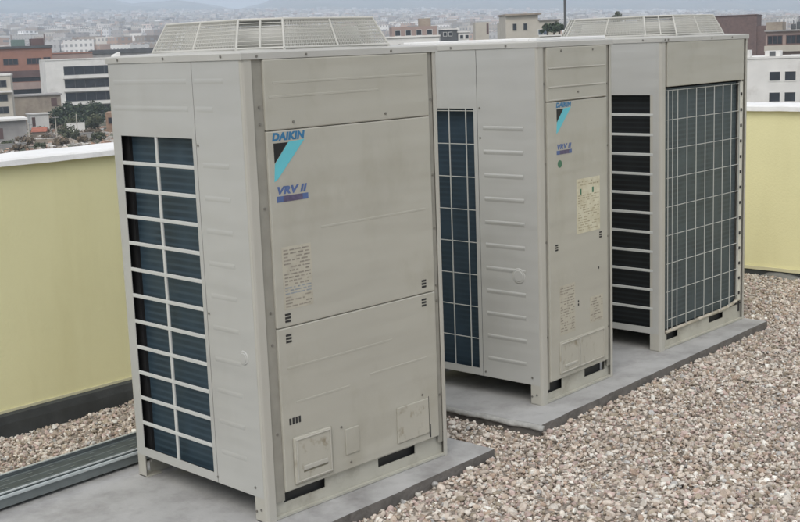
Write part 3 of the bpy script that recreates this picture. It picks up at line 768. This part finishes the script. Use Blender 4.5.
# ------------------------------------------------------------------ near city buildings
M['terra'] = mat('terracotta_render', (.33, .17, .125), .85, var=.08, scale=.5)
M['pinkr'] = mat('dusty_pink_render', (.36, .275, .245), .85, var=.08, scale=.5)
M['brown'] = mat('dark_brown_render', (.13, .085, .08), .85, var=.15, scale=.4)
M['white'] = mat('white_render', (.74, .73, .70), .8, var=.06, scale=.5, col2=(.58, .56, .52), c2scale=.35, c2lo=.55, c2hi=.75)
M['cream'] = mat('cream_render', (.50, .465, .40), .85, var=.07, scale=.5)
M['tan'] = mat('tan_render', (.34, .29, .235), .9, var=.15, scale=.6, col2=(.24, .2, .165), c2scale=.4)
M['grey'] = mat('grey_concrete', (.32, .31, .30), .9, var=.15, scale=.5)
M['dgrey'] = mat('dark_grey_roof', (.10, .105, .11), .8, var=.15, scale=.5)
M['glass'] = mat('window_glass', (.030, .036, .045), .15, var=.3, scale=.8, spec=.5)
M['frame'] = mat('window_frame', (.60, .60, .58), .6)
M['brick'] = mat('red_brown_brick', (.17, .118, .108), .9, var=.12, scale=2.2, col2=(.125, .092, .085), c2scale=.6)
M['tile'] = mat('red_roof_tile', (.36, .13, .085), .85, var=.15, scale=2)
M['bluegl'] = mat('blue_grey_cladding', (.10, .13, .17), .5, var=.15, scale=.3)

def bld(name, label, cat, az0, az1, d, ztop, depth, m, turn=0, base=BASE, group=None):
    w_ = 2 * d * math.tan(R(az1 - az0) / 2); c = at((az0 + az1) / 2, d, base)
    rz = -R((az0 + az1) / 2) + R(turn)
    t = thing(name, label, cat, c, rz, group); t['w'] = w_; t['h'] = ztop - base
    b = BM(); box(b, -w_ / 2, w_ / 2, 0, depth, 0, ztop - base); obj('wall', b, m, t)
    return t
def win(t, x0, x1, z0, z1, panes=1, frame='frame', gl='glass', proud=.12, base=BASE):
    """window: frame standing on the facade with recessed panes; z given as world height"""
    z0 -= base; z1 -= base; fw = .12
    b = BM(); plate(b, lambda u, v, q: (u, -proud + q, v), x0, x1, z0, z1, [(x0 + fw + (x1 - x0 - fw) * k / panes, x0 + (x1 - x0 - fw) * (k + 1) / panes, z0 + fw, z1 - fw) for k in range(panes)], proud - .003)
    f = obj('window', b, frame, t)
    b = BM(); box(b, x0 + .02, x1 - .02, -.035, -.012, z0 + .02, z1 - .02); obj('pane', b, gl, f)
def band(t, name, x0, x1, z0, z1, m, y0=-.6, y1=-.004, base=BASE):
    b = BM(); box(b, x0, x1, y0, y1, z0 - base, z1 - base); return obj(name, b, m, t)

# white office with ribbon windows
t = bld('office_building', 'white office building with three dark ribbon windows at far left', 'building', 29.36, 33.4, 330, 1.4, 14, 'white', 8)
w_ = t['w']; xl = -w_ / 2
for zc in (-1.35, -4.75, -8.2, -11.6):
    win(t, xl + 4.6, w_ / 2 - .5, zc - 1.15, zc + 1.1, 7, 'dgrey')
    band(t, 'spandrel', xl + 4.3, w_ / 2 + .1, zc - 2.05, zc - 1.2, 'white', -.9)
band(t, 'parapet', xl - .05, w_ / 2 + .05, 1.42, 1.75, 'white', -.15, 13)
b = BM(); prism(b, [(6.0, 16.5), (8.0, 16.5), (8.0, 18.0), (6.4, 17.3)], 1, 5, 'y'); obj('stair_head', b, 'white', t)
# terracotta block
t = bld('apartment_building', 'terracotta apartment building with dark window bands at left edge', 'building', 23.5, 29.75, 372, 5.2, 16, 'terra', 6)
w_ = t['w']; x1_ = w_ / 2
for k in range(6):
    a = x1_ - 3.2 - k * 6.6; win(t, a - 4.2, a, .55, 2.35, 3, 'brown')
win(t, x1_ - 2.6, x1_ - .5, .6, 2.5, 2, 'brown')
band(t, 'balcony', x1_ - 36, x1_ + .05, -3.2, -1.2, 'brown', -.9); band(t, 'balcony', x1_ - 36, x1_ + .05, -6.6, -4.6, 'pinkr', -1.2)
for z in (-4.4, -8.6): band(t, 'dark_recess', x1_ - 35, x1_ - .8, z, z + 1.3 + (z < -5) * .7, 'glass', -.05)
band(t, 'roof_slab', x1_ - 36, x1_ + .3, 5.22, 5.9, 'dgrey', -.5, 15)
b = BM(); box(b, x1_ - 10.5, x1_ - 7, 3, 7, 20.95, 22.8); obj('roof_shed', b, mat('green_shed', (.16, .22, .20), .8), t)
b = BM(); box(b, x1_ - 5, x1_ - 1.4, 4, 8, 20.95, 23.0); rod(b, (x1_ - 1.2, 4, 20.95), (x1_ - 1.2, 4, 24.4), .12); obj('roof_tower', b, 'brown', t)
# wing behind the office
t = bld('low_building', 'long low dusty pink building behind the white office', 'building', 29.62, 31.5, 392, 3.3, 8, 'pinkr', 4)
band(t, 'cornice', -t['w'] / 2, t['w'] / 2, 3.31, 3.7, 'terra', -.2, 7.8)
# cream block at the edge
t = bld('house', 'cream house with dark windows at the far left edge', 'house', 25.6, 27.83, 285, -1.5, 9, 'cream', -4)
w_ = t['w']
for zc in (-3.2, -6.3, -9.0): win(t, w_ / 2 - 3.4, w_ / 2 - .9, zc - .8, zc + .7, 2, 'dgrey'); win(t, w_ / 2 - 7.4, w_ / 2 - 4.9, zc - .8, zc + .7, 2, 'dgrey')
band(t, 'balcony', -w_ / 2, w_ / 2 + .3, -5.2, -4.75, 'white', -1.0)
band(t, 'cornice', -w_ / 2 - .1, w_ / 2 + .15, -1.49, -1.1, 'white', -.2, 9.2)
# tan walls
t = bld('storehouse', 'long tan storehouse with one dark doorway below the white office', 'storehouse', 27.6, 29.95, 308, -6.9, 10, 'tan', 5)
w_ = t['w']; band(t, 'door', w_ / 2 - 2.4, w_ / 2 - 1.0, -9.6, -7.6, 'brown', -.08); band(t, 'roof_slab', -w_ / 2 - .3, w_ / 2 + .3, -6.89, -6.55, 'grey', -.4, 10.2)
t = bld('small_house', 'tiny white house with dark doorway beside the trees', 'house', 28.5, 29.35, 296, -10.9, 4, 'white', 10)
w_ = t['w']; band(t, 'door', -w_ / 2 + .5, -w_ / 2 + 1.25, -13.6, -11.5, 'brown', -.06); band(t, 'roof_slab', -w_ / 2 - .2, w_ / 2 + .2, -10.89, -10.65, 'white', -.3, 4.2)
t = bld('shed', 'grey shed with pale flat roof at the left edge above the wall', 'shed', 25.2, 28.34, 256, -10.2, 9, 'grey', 4)
w_ = t['w']; b = BM(); box(b, -w_ / 2 - .2, w_ / 2 + .3, -.9, 9.2, 4.81, 5.25); obj('roof_slab', b, 'white', t); band(t, 'door', w_ / 2 - 6, w_ / 2 - 4.6, -13.8, -11.6, 'brown', -.06)
t = bld('tiled_shed', 'small shed with red tiled roof in the yard below the wall', 'shed', 28.55, 29.15, 268, -13.4, 3.5, 'tan', -8)
w_ = t['w']; b = BM(); prism(b, [(-.3, 1.6), (3.8, 1.6), (1.7, 2.5)], -w_ / 2 - .2, w_ / 2 + .2, 'x'); obj('roof', b, 'tile', t)
t = bld('brick_house', 'unfinished orange brick house beside the nearest unit edge', 'house', 31.85, 32.9, 275, -10.3, 6, mat('orange_brick', (.30, .20, .14), .9, var=.2, scale=1.5), -6)
for z in (-12.2,): win(t, -t['w'] / 2 + .5, -t['w'] / 2 + 1.6, z - .6, z + .8, 1, 'brown')
# tower and dark roof
t = bld('tower_block', 'dark blue grey tower block rising from the hazy city', 'tower', 30.83, 31.39, 1150, 17, 11, 'bluegl', 15, base=-12)
w_ = t['w']; b = BM(); box(b, -w_ * .22, w_ * .25, 2, 7, 29.02, 32.5); obj('plant_room', b, 'tan', t)
for k in range(6): band(t, 'floor_line', -w_ / 2, w_ / 2, -3 + k * 3.3, -2.4 + k * 3.3, 'grey', -.25, base=-12)
t = bld('warehouse', 'long dark roofed warehouse behind the nearest unit', 'warehouse', 31.45, 34.3, 420, 3.0, 16, 'grey', 4)
w_ = t['w']; band(t, 'roof', -w_ / 2 - .3, w_ / 2 + .3, 3.01, 4.3, 'dgrey', -.4, 16.2)
# middle strip
t = bld('rooftop_cabin', 'small white cabin with one round dark opening, just above the nearest unit', 'cabin', 44.9, 47.5, 190, 3.0, 6, 'white', -3)
b = BM(); disc(b, (-1.9, -.005, 16.6), (0, -1, 0), .42, .05, 20); obj('round_window', b, 'glass', t); band(t, 'roof_slab', -t['w'] / 2 - .15, t['w'] / 2 + .15, 3.01, 3.25, 'white', -.25, 6.2)
t = bld('apartment_building', 'dusty pink apartment building behind the white cabin', 'building', 45.3, 47.42, 310, 6.6, 10, 'pinkr', 5)
w_ = t['w']
for k in range(4): win(t, -w_ / 2 + .7 + k * 2.7, -w_ / 2 + 2.2 + k * 2.7, 4.3, 5.8, 1, 'frame')
band(t, 'balcony', -w_ / 2, w_ / 2 + .2, 2.8, 3.8, 'terra', -.9); b = BM(); box(b, 1.5, 4.5, 3, 6, 21.61, 23.6); obj('stair_head', b, 'tan', t)
for az, wd, z, mname, lab in ((48.0, .75, 5.9, 'dgrey', 'low dark flat roofed house above the middle unit'), (48.65, .5, 5.0, 'white', 'low white house beside the dark flat roofed one')):
    t = bld('house', lab, 'house', az - wd / 2, az + wd / 2, 345, z, 9, mname, 6); w_ = t['w']
    band(t, 'roof_slab', -w_ / 2 - .3, w_ / 2 + .3, z + .01, z + .35, 'white', -.4, 9.3)
    for k in range(2): win(t, -w_ / 2 + .4 + k * 1.5, -w_ / 2 + 1.5 + k * 1.5, z - 1.8, z - .6, 1, 'frame')
t = bld('stair_tower', 'beige stair tower standing on a roof above the middle unit', 'tower', 49.2, 49.85, 330, 7.4, 4, 'cream', 10); w_ = t['w']
band(t, 'side_shade', w_ / 2 - .7, w_ / 2 - .1, 4.2, 7.0, 'brown', -.05)
t = bld('villa', 'beige flat roofed villa with small windows left of the dark mast', 'house', 50.6, 53.1, 262, 6.0, 10, 'cream', 12)
w_ = t['w']; b = BM(); box(b, -w_ / 2 + .1, 1.4, .5, 8, 21.01, 22.3); obj('upper_storey', b, 'cream', t)
band(t, 'roof_slab', -w_ / 2 - .1, 2.0, 7.32, 7.65, 'tan', -.3, 8.6); band(t, 'roof_slab', 1.45, w_ / 2 + .3, 6.01, 6.3, 'grey', -.4, 9.9)
for x in (-4.2, -1.9): win(t, x, x + .8, 4.2, 5.6, 1, 'dgrey')
win(t, 1.2, 3.4, 3.0, 4.3, 2, 'frame', 'bluegl')
ms = thing('mast', 'thin dark mast rising behind the fan guard of the farthest unit', 'mast', at(53.37, 120, BASE))
b = BM(); rod(b, (0, 0, 0), (0, 0, 28), .16, 10, .12); obj('pole', b, 'dgrey', ms); b = BM(); box(b, -.3, .3, -.3, .3, 0, .5); obj('plinth', b, 'grey', ms)
# right side
t = bld('brick_building', 'tall windowless red brown brick building behind the farthest unit', 'building', 59.9, 61.93, 285, 5.7, 12, 'brick', -6)
w_ = t['w']; b = BM(); box(b, w_ / 2 + .01, w_ / 2 + 1.9, .5, 11, 0, 18.4); obj('stepped_wing', b, 'brick', t); band(t, 'coping', -w_ / 2 - .1, w_ / 2 + .1, 5.71, 5.95, 'brown', -.15, 12.1)
t = bld('apartment_building', 'pale brown apartment building with long balcony at far right', 'building', 62.3, 69, 235, 1.9, 12, 'pinkr', -4)
w_ = t['w']; x0 = -w_ / 2
b = BM(); box(b, x0 + .05, x0 + 2.9, .1, 6, 16.91, 18.65); obj('stair_head', b, 'tan', t)
band(t, 'roof_slab', x0 - .2, w_ / 2, 1.91, 2.2, 'grey', -.6, 12.2)
for k in range(7): win(t, x0 + .3 + k * 3.3, x0 + 3.0 + k * 3.3, -.45, 1.2, 3, 'brown')
band(t, 'balcony', x0 - .1, w_ / 2, -1.75, -.65, 'cream', -1.1)
for k in range(7): win(t, x0 + 1.2 + k * 3.3, x0 + 2.8 + k * 3.3, -4.2, -2.3, 2, 'white')
for k, (dx, h_) in enumerate(((4.2, 1.6), (5.2, 2.3), (6.1, 1.5), (7.4, 2.0))):
    b = BM(); box(b, x0 + dx, x0 + dx + .8, 2, 3, 17.21, 17.21 + h_ * .6, .1, 1); rod(b, (x0 + dx + .4, 2.5, 17.2), (x0 + dx + .4, 2.5, 17.3 + h_), .07); obj('water_tank', b, 'dgrey', t)
t = bld('apartment_building', 'white apartment building with paired square windows at far right', 'building', 61.3, 69, 172, -1.75, 11, 'white', -3)
w_ = t['w']; x0 = -w_ / 2
for zc in (-4.15, -6.95, -9.75):
    for k in range(9):
        a = x0 + 3.5 + k * 2.02
        win(t, a, a + 1.62, zc - .72, zc + .72, 1, 'white', proud=.06)
band(t, 'parapet', x0 - .05, w_ / 2 + .05, -1.74, -1.5, 'white', -.12, 11)
b = BM(); box(b, x0 + .05, x0 + .95, .3, 3, 13.51, 14.45); obj('chimney', b, 'white', t)
b = BM(); box(b, x0 + 2.9, x0 + 4.9, .6, 4, 13.51, 14.25); obj('roof_hatch', b, 'white', t); b = BM(); box(b, x0 + 3.5, x0 + 4.3, .55, .598, 13.55, 14.2); obj('hatch_door', b, 'dgrey', t)

# mid city: separate blocks between the near houses and the far mass
M['cb0'] = M['white']; M['cb1'] = M['cream']; M['cb2'] = M['pinkr']; M['cb3'] = M['grey']
protos = {}
r_ = random.Random(77)
spots = [(r_.uniform(20, 72), r_.uniform(430, 640), None) for _ in range(70)]
spots += [(r_.uniform(34.5, 60), r_.uniform(90, 430), r_.uniform(-11, -3)) for _ in range(60)] + [(r_.uniform(14, 26), r_.uniform(120, 420), r_.uniform(-11, -6)) for _ in range(22)]
for i, (az, d, top) in enumerate(spots):
    if top is not None and ((d < 345 and 44 < az < 54.6 and d > 180) or (az > 59 and d > 150)): continue
    ci = r_.choice([0, 0, 1, 2, 3])
    if ci not in protos:
        t = thing('city_block', '', 'building', (0, 0, 0))
        b = BM(); box(b, -7, 7, -6, 6, 0, 15); obj('wall', b, 'cb%d' % ci, t)
        b = BM(); box(b, -2, 2, -3, 2, 15.01, 17.4); obj('stair_head', b, 'cb%d' % ci, t)
        for k in range(4):
            b = BM(); box(b, -6.6, 6.6, -6.06, -6.003, 1.4 + k * 3.4, 3.0 + k * 3.4); obj('window_band', b, 'glass', t)
        protos[ci] = t
    else:
        src = protos[ci]; t = src.copy(); COL.objects.link(t)
        for ch in src.children: dup_child(ch, t)
    t['group'] = 'mid distance city blocks'
    t['label'] = ['white city block in the crowded middle distance', 'cream city block in the crowded middle distance', 'dusty pink city block in the crowded middle distance', 'grey city block in the crowded middle distance'][ci]
    t.location = at(az, d, ground_z(az, d) - r_.uniform(1, 6) if top is None else top - 17.4); t.rotation_euler = (0, 0, -R(az) + r_.choice([-.5, .15, .35, .7])); s_ = r_.uniform(.75, 1.1) if top is None else .9; t.scale = (s_ * r_.uniform(.8, 1.2), s_, s_)

# ------------------------------------------------------------------ trees and yard
M['leaf'] = mat('dark_leaves', (.035, .055, .032), .8, var=.35, scale=1.2, col2=(.085, .11, .055), c2scale=1.1, c2lo=.5, c2hi=.65); M['leaf2'] = mat('olive_leaves', (.075, .085, .045), .8, var=.3, scale=1.2)
M['dry'] = mat('dry_scrub', (.16, .125, .085), .9, var=.3, scale=1.5); M['bark'] = mat('bark', (.09, .07, .05), .9, var=.2, scale=3)
def tree_mesh(seed, hgt, rad, trunk, nl, leaf):
    r_ = random.Random(seed); b = BM()
    cl = [(Vector((r_.gauss(0, .42) * rad, r_.gauss(0, .42) * rad, trunk + (hgt - trunk) * (.5 + r_.uniform(-.38, .36)))), rad * r_.uniform(.28, .5)) for _ in range(12)]
    for i in range(nl):
        c, q = r_.choice(cl); v = Vector((r_.gauss(0, 1), r_.gauss(0, 1), r_.gauss(0, .8))); v = v.normalized() * q * r_.uniform(.55, 1.05); p = c + v
        n_ = (v.normalized() + Vector((r_.uniform(-.7, .7), r_.uniform(-.7, .7), r_.uniform(-.4, .8)))).normalized()
        a = n_.orthogonal().normalized(); bb = n_.cross(a); s_ = leaf * r_.uniform(.6, 1.3); th_ = r_.uniform(0, 6.28)
        e1 = (a * math.cos(th_) + bb * math.sin(th_)) * s_; e2 = (-a * math.sin(th_) + bb * math.cos(th_)) * s_ * .6
        b.faces.new([b.verts.new(p + x_) for x_ in (-e1, e2, e1, -e2)])
    return b
def tree(name, label, cat, az, d, hgt, rad, mname, seed, group=None, z=BASE, nl=900, leaf=.32):
    t = thing(name, label, cat, at(az, d, z), r_.uniform(0, 6), group)
    b = tree_mesh(seed, hgt, rad, hgt * .28, nl, leaf)
    me = bpy.data.meshes.new('crown'); b.to_mesh(me); b.free(); me.materials.append(M[mname]); o = bpy.data.objects.new('crown', me); COL.objects.link(o); o.parent = t
    b = BM(); rod(b, (0, 0, -.3), (0, 0, hgt * .4), .2, 8, .13)
    for k in range(4):
        a = k * 1.6 + seed; rod(b, (0, 0, hgt * .33), (math.cos(a) * rad * .45, math.sin(a) * rad * .45, hgt * .62), .1, 6, .04)
    obj('trunk', b, 'bark', t)
    return t
TG = 'trees below the white office'
for i, (az, d, h, rd, m_) in enumerate(((29.55, 300, 3.6, 2.0, 'leaf'), (30.05, 296, 4.5, 2.4, 'leaf'), (30.55, 302, 4.9, 2.5, 'leaf'), (31.0, 294, 4.4, 2.3, 'leaf'), (31.45, 300, 4.6, 2.4, 'leaf'), (31.9, 304, 4.2, 2.2, 'leaf'), (30.3, 284, 2.6, 1.7, 'leaf2'), (31.2, 282, 2.7, 1.8, 'leaf2'))):
    tree('bushy_tree', 'dark green bushy tree in the row below the white office' if m_ == 'leaf' else 'low olive green tree in front of the dark green row', 'tree', az, d, h * 1.35, rd * 1.35, m_, 40 + i, TG if m_ == 'leaf' else 'low olive trees')
for i, (az, d, h, rd) in enumerate(((27.4, 240, 1.6, 1.6), (27.9, 232, 1.4, 1.5), (28.35, 245, 2.0, 1.7), (28.8, 236, 1.3, 1.4), (29.3, 250, 2.2, 1.6), (29.8, 240, 1.7, 1.6), (30.3, 256, 2.2, 1.8), (30.7, 244, 1.6, 1.5), (31.1, 260, 2.0, 1.7), (31.5, 248, 1.9, 1.5), (27.6, 262, 2.0, 1.7), (29.05, 274, 2.2, 1.8), (30.0, 270, 2.4, 1.9))):
    tree('scrub_bush', 'dry brown scrub bush in the yard below the yellow wall', 'bush', az, d, h, rd, 'dry' if i % 3 else 'leaf2', 80 + i, 'scrub bushes in the yard', nl=420, leaf=.26)
for i, (az, d) in enumerate(((52.55, 215), (52.85, 222), (53.1, 216))):
    tree('roof_tree', 'small dark tree between the villa and the mast', 'tree', az, d, 2.2 + .4 * (i == 1), 1.1, 'leaf', 120 + i, 'dark trees beside the mast', z=2.5, nl=500, leaf=.2)
hl = bld('house', 'low pale house under the dark trees beside the mast', 'house', 52.2, 54.2, 210, 2.5, 16, 'cream', 0)
band(hl, 'roof_slab', -hl['w'] / 2 - .2, hl['w'] / 2 + .2, 2.51, 2.7, 'white', -.3, 16)
tree('hill_tree', 'lone green tree top seen just above the farthest fan guard', 'tree', 55.69, 330, 9.2, 1.9, 'leaf2', 130, None, z=0.2, nl=700, leaf=.3)
for i, (az, d, h) in enumerate(((29.62, 262, 5.2), (28.42, 250, 4.5), (30.55, 268, 5.0))):
    p = thing('utility_pole', 'pale utility pole in the scrubby yard', 'pole', at(az, d, BASE), 0, 'utility poles'); b = BM(); rod(b, (0, 0, -.3), (0, 0, h), .13, 8, .09); obj('pole', b, 'cream', p); b = BM(); box(b, -.8, .8, -.06, .06, h - .5, h - .38); obj('crossarm', b, 'grey', p)
# broken masonry and rubbish strewn over the yard, too much to count
NB = 1500; va = nr.uniform(26.2, 33.0, NB); vd = nr.uniform(222, 300, NB); V = np.zeros((NB, 8, 3)); C = np.ones((NB, 5, 4))
rp_ = np.array([(.42, .36, .30), (.30, .26, .22), (.58, .56, .53), (.20, .17, .15), (.40, .26, .19), (.15, .16, .12)])
for i in range(NB):
    s3 = nr.uniform(.12, .55, 3) * [1.5, 1, 1.2]; a = nr.uniform(0, 3.1); b_ = (cube - [0, 0, .5]) * [s3[0], s3[1], 2 * s3[2]]
    tl = nr.uniform(-.6, .6); b_ = np.stack([b_[:, 0] * math.cos(tl) - b_[:, 2] * math.sin(tl), b_[:, 1], b_[:, 0] * math.sin(tl) + b_[:, 2] * math.cos(tl)], 1)
    p = at(va[i], vd[i], BASE + .1); V[i] = np.stack([p.x + b_[:, 0] * math.cos(a) - b_[:, 1] * math.sin(a), p.y + b_[:, 0] * math.sin(a) + b_[:, 1] * math.cos(a), p.z + b_[:, 2]], 1)
    C[i, :, :3] = rp_[nr.choice(6)] * nr.uniform(.7, 1.2)
me = bpy.data.meshes.new('rubble'); fill(me, V.reshape(-1, 3), (np.arange(NB)[:, None, None] * 8 + cf[None]).reshape(-1, 4), None, None)
q_ = me.attributes.new('block_colour', 'FLOAT_COLOR', 'FACE'); q_.data.foreach_set('color', C.reshape(-1, 4).astype(np.float32).ravel())
me.materials.append(mat('rubble_stone', (.4, .4, .4), .9, var=.2, scale=3, attr='block_colour'))
o_ = bpy.data.objects.new('rubble', me); COL.objects.link(o_); kind(o_, 'stuff'); tag(o_, 'brown and grey rubble strewn over the scrubby yard below the wall', 'rubble')
for i, (az0, az1, d, z, m_, lab) in enumerate(((27.1, 28.3, 236, -13.6, 'grey', 'low grey block wall in the yard at left'), (28.6, 29.5, 248, -13.7, 'tan', 'low tan block wall beside the tiled shed'), (29.9, 31.3, 258, -13.6, 'grey', 'low grey block wall under the scrub bushes'), (30.1, 30.9, 280, -12.6, 'white', 'low white wall in front of the dark trees'))):
    t = bld('yard_wall', lab, 'wall', az0, az1, d, z, .3, m_, r_.uniform(-12, 12)); band(t, 'coping', -t['w'] / 2, t['w'] / 2, z + .005, z + .14, 'white' if i % 2 else 'grey', -.05, .35)
for o in list(bpy.data.objects):
    for k in ('w', 'h'):
        if k in o.keys(): del o[k]
